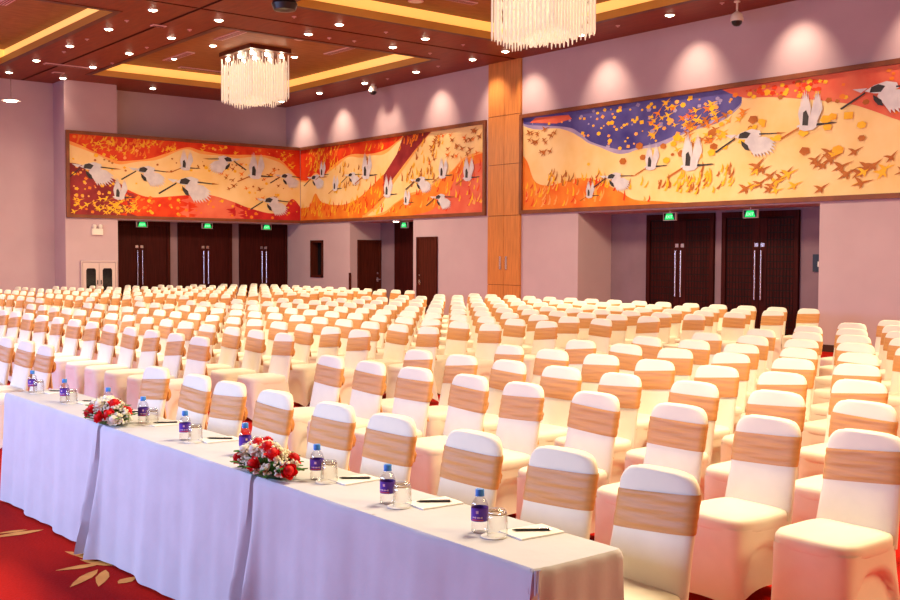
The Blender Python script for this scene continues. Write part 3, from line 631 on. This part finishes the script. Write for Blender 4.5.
# ------------------------------------------------------------------ chandeliers
def chandelier(cx, cy, label):
    SX, SY = .80, .54; zt = ZI - .02; zb = 5.50
    t = thing('chandelier', label, 'chandelier', (cx, cy, ZI))
    b = MB(); b.box(-SX - .03, -SY - .03, -.10, SX + .03, SY + .03, -.0); b.build('ceiling_plate', M_DARKTRIM, t)
    for k in range(9):
        b = MB(); x, y = (k % 3 - 1) * .62, (k // 3 - 1) * .42; b.ball((x, y, -.17), .055); b.build('bulb', M_BULB, t, True)
    rod = MB()
    def tip(x, y): # longer rods toward the middle of each side
        q = min(abs(x) / SX, abs(y) / SY)
        return zb - ZI + .13 * q
    n = 15
    for sd in range(4):
        for k in range(n):
            a = -1 + 2 * (k + .5) / n
            x, y = ((a * SX, -SY), (SX, a * SY), (-a * SX, SY), (-SX, -a * SY))[sd]
            z1 = tip(x, y) + random.uniform(-.02, .02)
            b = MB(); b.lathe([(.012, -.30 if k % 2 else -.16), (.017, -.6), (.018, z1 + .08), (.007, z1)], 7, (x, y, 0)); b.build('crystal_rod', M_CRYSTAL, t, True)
    b = MB()
    for i in range(11):
        for j in range(11):
            x, y = -SX * .9 + 1.8 * SX * i / 10, -SY * .9 + 1.8 * SY * j / 10
            z1 = zb - ZI + .12 - .12 * (1 - max(abs(x) / SX, abs(y) / SY)) + random.uniform(-.03, .03)
            for q in range(5):
                za = -.34 + (z1 + .34) * q / 5; zz = -.34 + (z1 + .34) * (q + 1) / 5 + .01
                b.lathe([(.012, za), (.026, (za + zz) / 2), (.012, zz)], 6, (x + random.uniform(-.01, .01), y, 0))
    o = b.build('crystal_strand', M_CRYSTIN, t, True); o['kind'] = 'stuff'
    l = bpy.data.lights.new('chandelier_lamp', 'AREA'); l.shape = 'SQUARE'; l.size = 1.3; l.energy = CH_W; l.color = (1, .80, .50)
    lo = bpy.data.objects.new('chandelier_lamp', l); COL.objects.link(lo); lo.location = (cx, cy, zb - .2)
CH_W = 425
chandelier(-24.35, 13.2, 'square crystal rod chandelier hanging whole in view over the far chairs')
chandelier(-14.02, 13.36, 'square crystal rod chandelier cropped by the top edge')
for x, y in ((-24.35, 5.3), (-14.15, 5.3), (-3.95, 13.2), (-3.95, 5.3)):
    l = bpy.data.lights.new('chandelier_lamp', 'AREA'); l.shape = 'SQUARE'; l.size = 1.6; l.energy = CH_W; l.color = (1, .80, .50)
    lo = bpy.data.objects.new('chandelier_lamp', l); COL.objects.link(lo); lo.location = (x, y, 5.3)

# ------------------------------------------------------------------ wall fittings
t = thing('fire_hose_cabinet', 'pale hose cabinet with two black windows set in the pilaster', 'cabinet', (WX, 11.03, 0))
b = MB(); b.box(0, -.5, 0, .05, .5, 1.56); b.build('body', M_WALL, t)
b = MB(); b.box(.05, -.5, 0, .075, -.47, 1.56); b.box(.05, .47, 0, .075, .5, 1.56); b.box(.05, -.47, 1.53, .075, .47, 1.56); b.build('frame', M_CABDOOR, t)
for s in (-1, 1):
    b = MB(); y0, y1 = (-.455, -.008) if s < 0 else (.008, .455); b.box(.05, y0, .05, .07, y1, 1.5); d = b.build('door', M_CABDOOR, t)
    b = MB(); c = (y0 + y1) / 2; b.loft([[(x, c + hy * .135 * 1, z) for hy, z in ((-1, .55), (1, .55), (1, 1.30), (.75, 1.35), (-.75, 1.35), (-1, 1.30))] for x in (.07, .076)]); b.build('window_pane', M_GLDARK, d)
    b = MB(); b.box(.07, -s * .0 + s * .05 - .012, .9, .09, s * .05 + .012, 1.02); b.build('handle', M_BLACK, d)
t = thing('emergency_light', 'white twin emergency light on the pilaster above the hose cabinet', 'light', (WX, 11.0, 2.28))
b = MB(); b.box(0, -.15, 0, .07, .15, .17); b.build('housing', M_WHITEPL, t)
for s in (-1, 1):
    b = MB(); b.lathe([(.03, 0), (.055, .05), (.05, .1), (.02, .12)], 12, (.05, s * .085, .17)); b.build('lamp_head', M_WHITEPL, t, True)
t = thing('wall_switch', 'dark control panel at the edge of the gridded door recess', 'switch', (-11.74, RB - .02, 1.44))
b = MB(); b.box(-.12, -.03, 0, .12, 0, .34); b.build('panel', M_BLACK, t)
b = MB(); b.box(.0, -.05, .1, .10, -.03, .2); b.build('button', M_WHITEPL, t)

# ------------------------------------------------------------------ banquet chairs
def rr(hx, hy, n, e=4.0, cx=0, cy=0):
    out = []
    for j in range(n):
        a = 2 * PI * j / n; c, s = math.cos(a), math.sin(a); k = (abs(c) ** e + abs(s) ** e) ** (-1 / e)
        out.append((cx + hx * c * k, cy + hy * s * k))
    return out
N = 32
def back_hw(z):
    w = .198 + .010 * max(0, (.62 - z) / .2)
    if z > .80: q = min(1, (z - .80) / .08); w -= .072 * (1 - math.sqrt(max(0, 1 - q * q)))
    return w
def back_c(z): return .150 + (z - .42) * .20
def back_ring(z, off=0.0, th=.041, wave=None):
    hx = back_hw(z) + off; out = []
    for x, y in rr(hx, th + off, N, 2.3):
        w = wave(x, y, z) if wave else 0
        f = 1 + w / .2
        out.append((x * (1 + w * 3 if abs(x) > hx * .9 else 1), back_c(z) + y * (1 + w / th) + .012 * (1 - (x / hx) ** 2), z))
    return out
b = MB()
zs = [.38, .44, .52, .60, .68, .76, .80, .82, .84, .855, .867, .875, .880]
rings = [back_ring(z) for z in zs]
rings += [[(x * .9, back_c(.88) + (y - back_c(.88)) * .6, .8845) for x, y, z in back_ring(.88)]]
b.loft(rings, False, True)
ME_BACK = b.mesh('backrest', M_COVER, 60)
b = MB()
def seat_ring(z, g, e=5.0): return [(x, y - .035, z) for x, y in rr(.212 * g, .222 * g, N, e)]
b.loft([seat_ring(.375, .97), seat_ring(.39, .995), seat_ring(.42, 1.0), seat_ring(.437, .985), seat_ring(.448, .94), seat_ring(.455, .8), seat_ring(.459, .5), seat_ring(.46, .1)], True, True)
ME_SEAT = b.mesh('seat', M_COVER, 70)
b = MB(); rings = []
for q in range(15):
    s = q / 14; ring = []
    hx = .209 + .016 * s * s; y0 = -.254 - .010 * s; y1 = .185 + .075 * s
    hy = (y1 - y0) / 2; cy = (y0 + y1) / 2
    for x, y in rr(hx, hy, 72, 6.5, 0, cy):
        ux = x / hx; uy = (y - cy) / hy; side = abs(ux) > abs(uy)
        o = min(abs(ux), abs(uy)); lift = (.085 if side else .03) * max(0, 1 - (o / .9) ** 2.5)
        zb = .012 + lift; z = .40 + (zb - .40) * s
        v = uy if side else ux; h = z / .40
        ins = 1 - ((abs(v) / .80) ** 2.6 + (h / .80) ** 2.6); k = max(0, min(1, ins / .3)); k = k * k * (3 - 2 * k)
        if side: x -= math.copysign(.034 * k + .008 * math.sin(PI * s) * (1 - uy * uy), ux)
        else: y -= math.copysign(.008 * k + .012 * math.sin(PI * s) * (1 - ux * ux), uy)
        ring.append((x, y, z))
    rings.append(ring)
b.loft(rings, False, False)
ME_SKIRT = b.mesh('skirt', M_COVER, 70)
def sash_mesh(seed, tilt):
    b = MB(); R = random.Random(seed); ph = [R.uniform(0, 6) for _ in range(4)]; rings = []
    zl = [.652 + .148 * k / 17 for k in range(18)]
    for k, z in enumerate(zl):
        e = 0.0 if k in (0, 17) else 1.0
        def wave(x, y, zz): return e * .0013 * (math.sin(zz * 120 + ph[0] + x * 7) + .7 * math.sin(zz * 215 + ph[1] - x * 10) + .3)
        rings.append([(x, y, zz + tilt * x) for x, y, zz in back_ring(z, (.0045 + .0015 * e), .041, wave)])
    b.loft(rings, False, False); return b.mesh('sash', M_SASH, True)
SASH = [sash_mesh(1, .0), sash_mesh(2, .05), sash_mesh(3, -.04), sash_mesh(4, .09)]
def bow_mesh(seed):
    b = MB(); R = random.Random(seed); yb = back_c(.725) + .042
    def lobe(sgn):
        rings = []
        for q, (r, th) in enumerate(((.016, .012), (.034, .018), (.050, .026), (.056, .028), (.048, .022), (.022, .012))):
            x = sgn * (.012 + .027 * q); z = .725 - .008 * q + R.uniform(-.004, .004)
            rings.append([(x + .006 * math.sin(3 * a), yb + .012 + th * math.cos(a), z + r * math.sin(a) + .006 * math.sin(4 * a)) for a in [2 * PI * j / 16 for j in range(16)]])
        b.loft(rings if sgn > 0 else [list(reversed(r)) for r in rings])
    lobe(1); lobe(-1)
    for sgn in (-1, 1):
        rings = []
        for q in range(5):
            z = .70 - .05 * q; x = sgn * (.02 + .018 * q); w = .02 + .007 * q
            rings.append([(x - w, yb + .012 - .004 * q, z), (x, yb + .022 - .004 * q, z), (x + w, yb + .012 - .004 * q, z), (x + w, yb + .004 - .004 * q, z), (x, yb + .008 - .004 * q, z), (x - w, yb + .004 - .004 * q, z)])
        b.loft(rings)
    b.ball((0, yb + .022, .725), .026, .024, .03)
    return b.mesh('bow', M_SASH, True)
BOW = [bow_mesh(1), bow_mesh(2)]
# camera set-up is needed here to keep to the chairs the view can see
F_PX = 1069.2; CAMH = 1.706
FW = Vector((-.77899854, .62572217, -.04041093)); RT = Vector((.62611227, .77972408, .00371429)); UP = Vector((-.03383348, .02240835, .99917624))
def to_px(P):
    d = Vector(P) - Vector((0, 0, CAMH)); z = d.dot(FW); return 450 + F_PX * d.dot(RT) / z, 300 - F_PX * d.dot(UP) / z, z
Y0, DY, X0, DX, XM, XL, YV, DXM = 4.722, .980, -2.693, .592, -9.889, -20.83, 3.231, .6045
chairs = []
OFR = [-.01, .03, .04, -.02, -.05, -.04, -.06, -.04, -.07]
OFV = [-.01, .04, .06, 0, .02, -.05, -.05, .03, -.03]
W = 'white chair with gold sash, '
for i in range(9): chairs.append((X0 - i * DX + OFV[i], YV, W + 'drawn up behind the draped table, %s from its near end' % ORD[i + 1], 'chairs behind the draped table'))
for i in range(4): chairs.append((XM - i * DXM, YV, W + 'extra front row before the middle block, %s from the aisle' % ORD[i + 1], 'chairs of the extra front row'))
for r in range(12):
    rn = 'front' if r == 0 else ORD[r + 1]
    for c in range(9): chairs.append((X0 - c * DX + (OFR[c] if r < 2 else .02 if r < 4 else .07), Y0 + r * DY + (.04 * c / 8 if r == 0 else -.02 if r < 4 else -.09), W + 'near block, %s row, %s seat from the aisle' % (rn, ORD[9 - c]), 'chairs of the near block'))
    for c in range(15): chairs.append((XM - c * DXM - max(0, .14 - .04 * r), Y0 + r * DY + max(-.06, .09 - .03 * r), W + 'middle block, %s row, %s seat from its near aisle' % (rn, ORD[c + 1]), 'chairs of the middle block'))
    for c in range(14): chairs.append((XL - c * DXM, Y0 + r * DY, W + 'far block, %s row, %s seat from its near aisle' % (rn, ORD[c + 1]), 'chairs of the far block'))
vis = []
for ch in chairs:
    l = to_px((ch[0] - .21, ch[1], .8)); rgt = to_px((ch[0] + .21, ch[1], .8))
    if rgt[0] > 1 and l[0] < 899: vis.append((l[2], ch))
vis.sort(key=lambda q: q[0])
def place(ch, k):
    x, y, label, grp = ch; R = random.Random(k * 17 + 3)
    jx, jy, jr = R.uniform(-.012, .012), R.uniform(-.014, .014), R.uniform(-.04, .04)
    return (x + jx, y - .24 + jy, 0), jr, SASH[R.randrange(4)], BOW[R.randrange(2)]
far = MB()
for k, (dist, ch) in enumerate(vis):
    loc, rz, sm, bm = place(ch, k)
    if k < 300:
        t = thing('banquet_chair', ch[2], 'chair', loc, rz, ch[3])
        for nme, me in (('backrest', ME_BACK), ('seat', ME_SEAT), ('skirt', ME_SKIRT), ('sash', sm), ('bow', bm)): link(nme, me, t)
    else:
        ca, sa = math.cos(rz), math.sin(rz)
        for me, mi in ((ME_BACK, 0), (ME_SEAT, 0), (ME_SKIRT, 0), (sm, 1), (bm, 1)):
            i = len(far.v)
            far.v += [(loc[0] + v.co.x * ca - v.co.y * sa, loc[1] + v.co.x * sa + v.co.y * ca, v.co.z) for v in me.vertices]
            for p in me.polygons: far.f.append(tuple(i + a for a in p.vertices)); far.m.append(mi)
if far.v:
    o = far.build('banquet_chair_rows', [M_COVER, M_SASH], None, 60)
    tag(o, 'farthest rows of white sashed chairs massed along the side wall', 'chair', 'chairs of the far block', 'stuff')
print('chairs in view', len(vis))

# ------------------------------------------------------------------ draped tables
TX, TY, TL, TD, TH = -2.342, 2.2226, 1.794, .406, .75
def drape(i, label):
    x1 = TX - i * TL - .004; x0 = x1 - TL + .008; y0 = TY; y1 = TY + TD
    b = MB(); R = random.Random(40 + i); rings = []
    ph = [R.uniform(0, 6) for _ in range(6)]
    levels = [(TH, 0), (TH - .004, .3), (TH - .012, .7), (TH - .03, 1)] + [(TH - .03 - (TH - .045) * k / 14, 1) for k in range(1, 15)]
    def outline(z, e):
        s = (TH - z) / TH; pts = []
        c = .010 + .055 * s ** 1.2                     # corner turned in, wider toward the hem
        fl = .035 * s * e
        nx, ny = 110, 14
        def g(t): return math.exp(-(t / .032) ** 2)
        def front(u): # u along x
            return y0 - fl - .085 * s ** 1.2 * ((i != 2) * g(u - x0 - .06) + (i != 0) * g(x1 - .06 - u)) - e * (.004 + .020 * s) * (.6 * math.sin(u * 11 + ph[0]) + .3 * math.sin(u * 23 + ph[1] + 2 * s) + .10 * (1 - .7 * s) * math.sin(u * 55 + ph[2]))
        for k in range(nx): # front, from left to right
            u = x0 + c + (x1 - x0 - 2 * c) * k / (nx - 1); pts.append((u, front(u)))
        cr = ((x1 - c * .45, y0 + .02), (x1 - .004, y0 + .045 + .02 * s))
        pts += list(cr)
        for k in range(ny):
            v = y0 + .06 + .02 * s + (y1 - y0 - .08) * k / (ny - 1)
            pts.append((x1 + e * (.002 + .012 * s * (i == 0)) * (1 + math.sin(v * 60 + ph[3] + 3 * s)), v))
        for k in range(nx // 2):
            u = x1 - .01 - (x1 - x0 - .02) * k / (nx // 2 - 1); pts.append((u, y1 + .01 * s + e * (.002 + .01 * s) * math.sin(u * 22 + ph[4])))
        for k in range(ny):
            v = y1 - .02 - (y1 - y0 - .08) * k / (ny - 1); pts.append((x0 - e * (.002 + .008 * s * (i == 2)) * (1 + math.sin(v * 60 + ph[5])), v))
        pts += [(x0 + .004, y0 + .045 + .02 * s), (x0 + c * .45, y0 + .02)]
        ins = (1 - e) * .012
        mx, my = (x0 + x1) / 2, (y0 + y1) / 2
        hem = .010 if z < .02 else 0
        return [(p[0] - math.copysign(ins, p[0] - mx), p[1] - math.copysign(ins, p[1] - my), z) for p in pts]
    rings = [outline(z, e) for z, e in levels]
    b.loft(list(reversed(rings)), False, False)
    top = rings[0]; cx, cy = (x0 + x1) / 2, (y0 + y1) / 2
    inner = [(cx + (p[0] - cx) * .97, cy + (p[1] - cy) * .9, TH + .0005) for p in top]
    b.loft([top, inner], False, True)
    if i == 0:      # gathered tuft at the near corner
        for k in range(9):
            a = R.uniform(0, 6.28); b.tube((x1 - .02 + .015 * math.cos(a), y0 + .02 + .012 * math.sin(a), TH - .004), (x1 - .006 + .02 * math.cos(a), y0 + .012 * math.sin(a), TH - .06 - .03 * R.random()), .006, .003, 6)
    o = b.build('draped_table', M_CLOTH, None, 50)
    return tag(o, label, 'table', 'cloth draped conference tables')
drape(0, 'pale cloth draped table at the near end with the gathered corner')
drape(1, 'pale cloth draped table in the middle, between the two bouquets')
drape(2, 'pale cloth draped table at the far end of the line')
TZ = TH + .0015

# ------------------------------------------------------------------ table setting: bottle, glass, coaster, paper, pen for each of nine seats
def bottle_proto():
    t = thing('water_bottle', 'x', 'bottle'); t.scale = (1.03, 1.03, .885)
    b = MB(); b.lathe([(.026, 0), (.029, .004), (.029, .03), (.027, .036), (.029, .042), (.029, .105), (.024, .125), (.0135, .14), (.0125, .15)], 24); b.build('bottle_body', M_WATER, t, True)
    b = MB(); b.lathe([(.0150, .148), (.0150, .168), (.0135, .171)], 20); b.lathe([(.0158, .144), (.0158, .1475)], 20); b.build('cap', M_CAP, t, 40)
    b = MB(); b.lathe([(.0297, .048), (.0297, .100)], 32, cap0=False, cap1=False)
    for a0, a1, z0, z1, mi in ((-.15, .15, .080, .091, 1), (-.6, .6, .062, .066, 1), (-.7, .7, .051, .057, 2), (2.4, 3.9, .056, .07, 1)):
        n = 8; rr_ = .0301
        base = -.7
        for k in range(n):
            p, q = base + a0 + (a1 - a0) * k / n, base + a0 + (a1 - a0) * (k + 1) / n
            wob = .0015 * math.sin(k * 2.5) if mi == 1 and a1 - a0 > 1 else 0
            b.poly([(rr_ * math.cos(p), rr_ * math.sin(p), z0 + wob), (rr_ * math.cos(q), rr_ * math.sin(q), z0 + wob), (rr_ * math.cos(q), rr_ * math.sin(q), z1 - wob), (rr_ * math.cos(p), rr_ * math.sin(p), z1 - wob)], mi)
    b.build('bottle_label', [M_LABEL, M_LABELW, M_LABELR], t, 40)
    return t
def glass_proto():
    t = thing('drinking_glass', 'x', 'glass')
    b = MB()  # upside down tumbler: rim at the bottom, thick base on top
    out = [(.036, 0), (.0365, .02), (.036, .05), (.034, .075), (.031, .086), (.027, .090)]
    inn = [(.001, .074), (.028, .073), (.0325, .066), (.0340, .05), (.0345, .02), (.0345, 0)]
    b.lathe(out + [(.001, .0905)] , 24, cap0=False, cap1=False); b.lathe(inn, 24, cap0=False, cap1=False); b.lathe([(.0345, 0), (.036, 0)], 24, cap0=False, cap1=False)
    b.build('bowl', M_GLASSCLR, t, True)
    b = MB(); b.lathe([(.0300, .0735), (.0335, .0745), (.0335, .0775), (.030, .0785)], 24, cap0=False, cap1=False); b.build('base_ring', M_BRONZE, t, True)
    return t
M_BRONZE = mat('bronze_tint', (.42, .27, .14), .2, .5, trans=.6)
cb = MB(); cb.lathe([(.044, 0), (.046, .0015), (.045, .003)], 28); COAST = cb.mesh('coaster', M_PAPER, 40)
pb = MB(); pb.box(-.065, -.095, 0, .065, .095, .004); pb.box(-.0645, -.0945, .004, .0645, .0945, .0046); PAPER = pb.mesh('notepad', M_PAPER)
def pen_proto():
    t = thing('ballpoint_pen', 'x', 'pen')
    b = MB(); b.tube((-.055, 0, 0), (.062, 0, 0), .0045, .0045, 8); b.tube((-.070, 0, 0), (-.055, 0, 0), .0012, .0042, 8); b.build('barrel', M_PEN, t, 50)
    b = MB(); b.box(.02, -.001, .004, .06, .001, .0066); b.tube((.062, 0, 0), (.069, 0, 0), .003, .0025, 8); b.build('clip', M_STEEL, t)
    return t
bp0, gp0, pp0 = bottle_proto(), glass_proto(), pen_proto()
BXS = [-2.80, -3.35, -3.90, -4.61, -5.16, -5.83, -6.36, -6.97, -7.62]
for i in range(9):
    sx = X0 - i * DX; bx = BXS[i]; R = random.Random(90 + i)
    pos = '%s seat from the near end of the draped tables' % ORD[i + 1] if i else 'nearest seat at the end of the draped tables'
    o = bp0 if i == 0 else copy_tree(bp0); o.location = (bx, 2.385 + (.055 if i in (3, 5, 6) else .02 if i == 2 else 0), TZ); o.rotation_euler.z = R.uniform(-.5, .5)
    tag(o, 'small water bottle with blue cap, ' + pos, 'bottle', 'water bottles on the draped tables')
    cx = bx + (.075 if i < 3 else .09); cy = 2.385 + (.055 if i in (3, 5, 6) else .02 if i == 2 else 0)
    o = link('coaster', COAST, None, (cx, cy, TZ)); tag(o, 'round white coaster under a glass, ' + pos, 'coaster', 'white coasters on the draped tables')
    o = gp0 if i == 0 else copy_tree(gp0); o.location = (cx + .004, cy + .012, TZ + .0032)
    tag(o, 'upturned clear glass on a coaster, ' + pos, 'glass', 'upturned glasses on the draped tables')
    px = bx + .115 + (0 if i else 0); py = 2.525
    rz = R.uniform(-.12, .12)
    o = link('notepad', PAPER, None, (px, py, TZ)); o.rotation_euler.z = rz
    tag(o, 'small white notepad under a pen, ' + pos, 'notepad', 'white notepads on the draped tables')
    o = pp0 if i == 0 else copy_tree(pp0); o.location = (px, py, TZ + .0048 + .0046); o.rotation_euler.z = .9 + R.uniform(-.15, .15)
    tag(o, 'black pen on a white notepad, ' + pos, 'pen', 'black pens on the draped tables')

# ------------------------------------------------------------------ bouquets
def rose(r, seed):
    b = MB(); R = random.Random(seed)
    b.ball((0, 0, r * .35), r * .5, r * .5, r * .55, 10, 6)
    for ringi, (n, rad, zz, tilt, s) in enumerate(((4, .30, .40, .15, .62), (5, .52, .28, .45, .72), (6, .72, .12, .8, .74))):
        for k in range(n):
            a = 2 * PI * k / n + ringi * .5 + R.uniform(-.15, .15)
            ca, sa = math.cos(a), math.sin(a); rows = []
            for v in range(5):
                t = v / 4; lean = rad * .55 + (tilt * t * t) * .5; h = zz - .25 + t * s * (1.05 - .25 * tilt)
                w = s * .62 * math.sin(PI * (.18 + .64 * t)); row = []
                for u in range(5):
                    q = (u - 2) / 2; cur = .16 * q * q
                    x = (lean - cur) * r; y = q * w * r; z = h * r - .05 * r * q * q * t
                    row.append((x * ca - y * sa, x * sa + y * ca, z))
                rows.append(row)
            b.loft(rows, False, False, False)
    return b
def bouquet(x, y, rz, label, seed, reds, whites):
    t = thing('flower_arrangement', label, 'flowers', (x, y, TZ), rz, 'rose arrangements on the draped tables')
    R = random.Random(seed)
    b = MB(); b.lathe([(.075, 0), (.095, .012), (.105, .03), (.08, .06), (.02, .075)], 18); b.v = [(vx * 1.6, vy * .68, vz) for vx, vy, vz in b.v]; b.build('foam_base', M_LEAF, t, True)
    def shell(u, v): # direction on a low dome
        a = 2 * PI * u; e = v * PI / 2
        return Vector((.195 * math.cos(a) * math.cos(e), .075 * math.sin(a) * math.cos(e), .025 + .105 * math.sin(e)))
    def orient(o, p):
        n = Vector((p.x / .05, p.y / .0125, (p.z - .02) / .012)).normalized()
        o.rotation_euler = Vector((0, 0, 1)).rotation_difference(n).to_euler()
    for k, (u, v) in enumerate(reds):
        p = shell(u, v); o = rose(R.uniform(.045, .052), seed * 10 + k).build('red_rose', M_ROSE, t, True, p); orient(o, p)
    for k, (u, v) in enumerate(whites):
        p = shell(u, v); o = rose(R.uniform(.044, .052), seed * 10 + 50 + k).build('white_rose', M_WROSE, t, True, p); orient(o, p)
    b = MB()
    for k in range(300):
        u, v = R.random(), R.random() ** 1.3
        p = shell(u, v * .98) * R.uniform(.95, 1.13); p.z = max(p.z, .02)
        s0 = p * .7
        b.tube(s0, p, .0012, .001, 4, 1)
        for q in range(3):
            c = p + Vector((R.uniform(-.012, .012), R.uniform(-.012, .012), R.uniform(-.004, .010)))
            b.ball(c, R.uniform(.0045, .0082), seg=6, rng=4, mi=0)
    o = b.build('filler_blossom', [M_FILL, M_STEMG], t, True); o['kind'] = 'stuff'
    for k in range(44):
        a = 2 * PI * k / 26 + R.uniform(-.1, .1); L = R.uniform(.06, .10); lb = MB(); rows = []
        for v in range(6):
            q = v / 5; w = .017 * math.sin(PI * min(1, .08 + .92 * q)) + .0015; d = q * L
            rows.append([(d, -w, .02 * math.sin(q * 2) - .01 * q), (d, 0, .004 + .02 * math.sin(q * 2) - .01 * q), (d, w, .02 * math.sin(q * 2) - .01 * q)])
        lb.loft(rows, False, False, False)
        o = lb.build('leaf', M_LEAF, t, True, (((.15 if k < 26 else .10) * math.cos(a)), (.055 if k < 26 else .035) * math.sin(a), (.012 if k < 26 else .05) + R.uniform(0, .03)))
        o.rotation_euler = (R.uniform(-.3, .3), R.uniform(-.35, .02), a + R.uniform(-.4, .4))
bouquet(-5.94, 2.285, 0, 'bouquet of red and cream roses on the far seam of the draped tables', 5,
        [(.80, .12), (.88, .22), (.70, .28), (.62, .10), (.95, .60), (.40, .50), (.10, .30)], [(.76, .50), (.92, .10), (.55, .35)])
bouquet(-4.12, 2.285, 0, 'larger bouquet of red roses and tiny cream blossoms on the near seam', 8,
        [(.78, .18), (.98, .10), (.62, .16), (.90, .48), (.86, .70), (.55, .1), (.35, .6), (.70, .75), (.1, .3)], [(.75, .52), (.66, .40)])

# ------------------------------------------------------------------ lights
def area(loc, target, sx, sy, power, col):  # used for the stage wash and for the added warm fill lights
    l = bpy.data.lights.new('stage_and_fill_wash', 'AREA'); l.shape = 'RECTANGLE'; l.size = sx; l.size_y = sy; l.energy = power; l.color = col
    o = bpy.data.objects.new('stage_and_fill_wash', l); COL.objects.link(o); o.location = loc
    o.rotation_euler = (Vector(target) - Vector(loc)).to_track_quat('-Z', 'Y').to_euler()
STAGE = (.44, .58, 1.0)
for x, p in ((-23, 260), (-17, 230), (-11.5, 220), (-6.2, 260)): area((x, -2.2, 2.3), (x + .8, 6, .6), 4.2, 1.0, p, STAGE)
for x, y in ((2.6, 7.0), (2.6, 13.0)):      # added warm fill lights, off-frame, brightening chair sides toward the near end
    area((x, y, 5.9), (x - 6, y - .5, .5), 1.6, 1.6, 300, (1, .76, .36))
for x in (-17.0, -9.5):         # added overhead warm fill, out of view, to lift carpet and chair fronts
    area((x, -1.2, 6.0), (x, -.4, 0), 1.6, 1.6, 70, (1, .84, .60))
w = bpy.data.worlds.new('hall_ambient'); sc.world = w; w.use_nodes = True
w.node_tree.nodes['Background'].inputs['Color'].default_value = (.5, .38, .36, 1); w.node_tree.nodes['Background'].inputs['Strength'].default_value = .2

# ------------------------------------------------------------------ camera and view
cam = bpy.data.cameras.new('camera'); co = bpy.data.objects.new('camera', cam); COL.objects.link(co)
cam.sensor_width = 36; cam.sensor_fit = 'HORIZONTAL'; cam.lens = F_PX * 36 / 900; cam.clip_end = 200
co.matrix_world = Matrix(((RT.x, UP.x, -FW.x, 0), (RT.y, UP.y, -FW.y, 0), (RT.z, UP.z, -FW.z, CAMH), (0, 0, 0, 1)))
sc.camera = co
sc.view_settings.view_transform = 'Standard'; sc.view_settings.look = 'None'; sc.view_settings.gamma = 1; sc.view_settings.use_curve_mapping = False
sc.view_settings.exposure = 0.15
sc.cycles.use_denoising = True
sc.cycles.max_bounces = 8; sc.cycles.transmission_bounces = 8; sc.cycles.diffuse_bounces = 4; sc.cycles.glossy_bounces = 3
sc.cycles.sample_clamp_indirect = 6; sc.cycles.caustics_reflective = False; sc.cycles.caustics_refractive = False
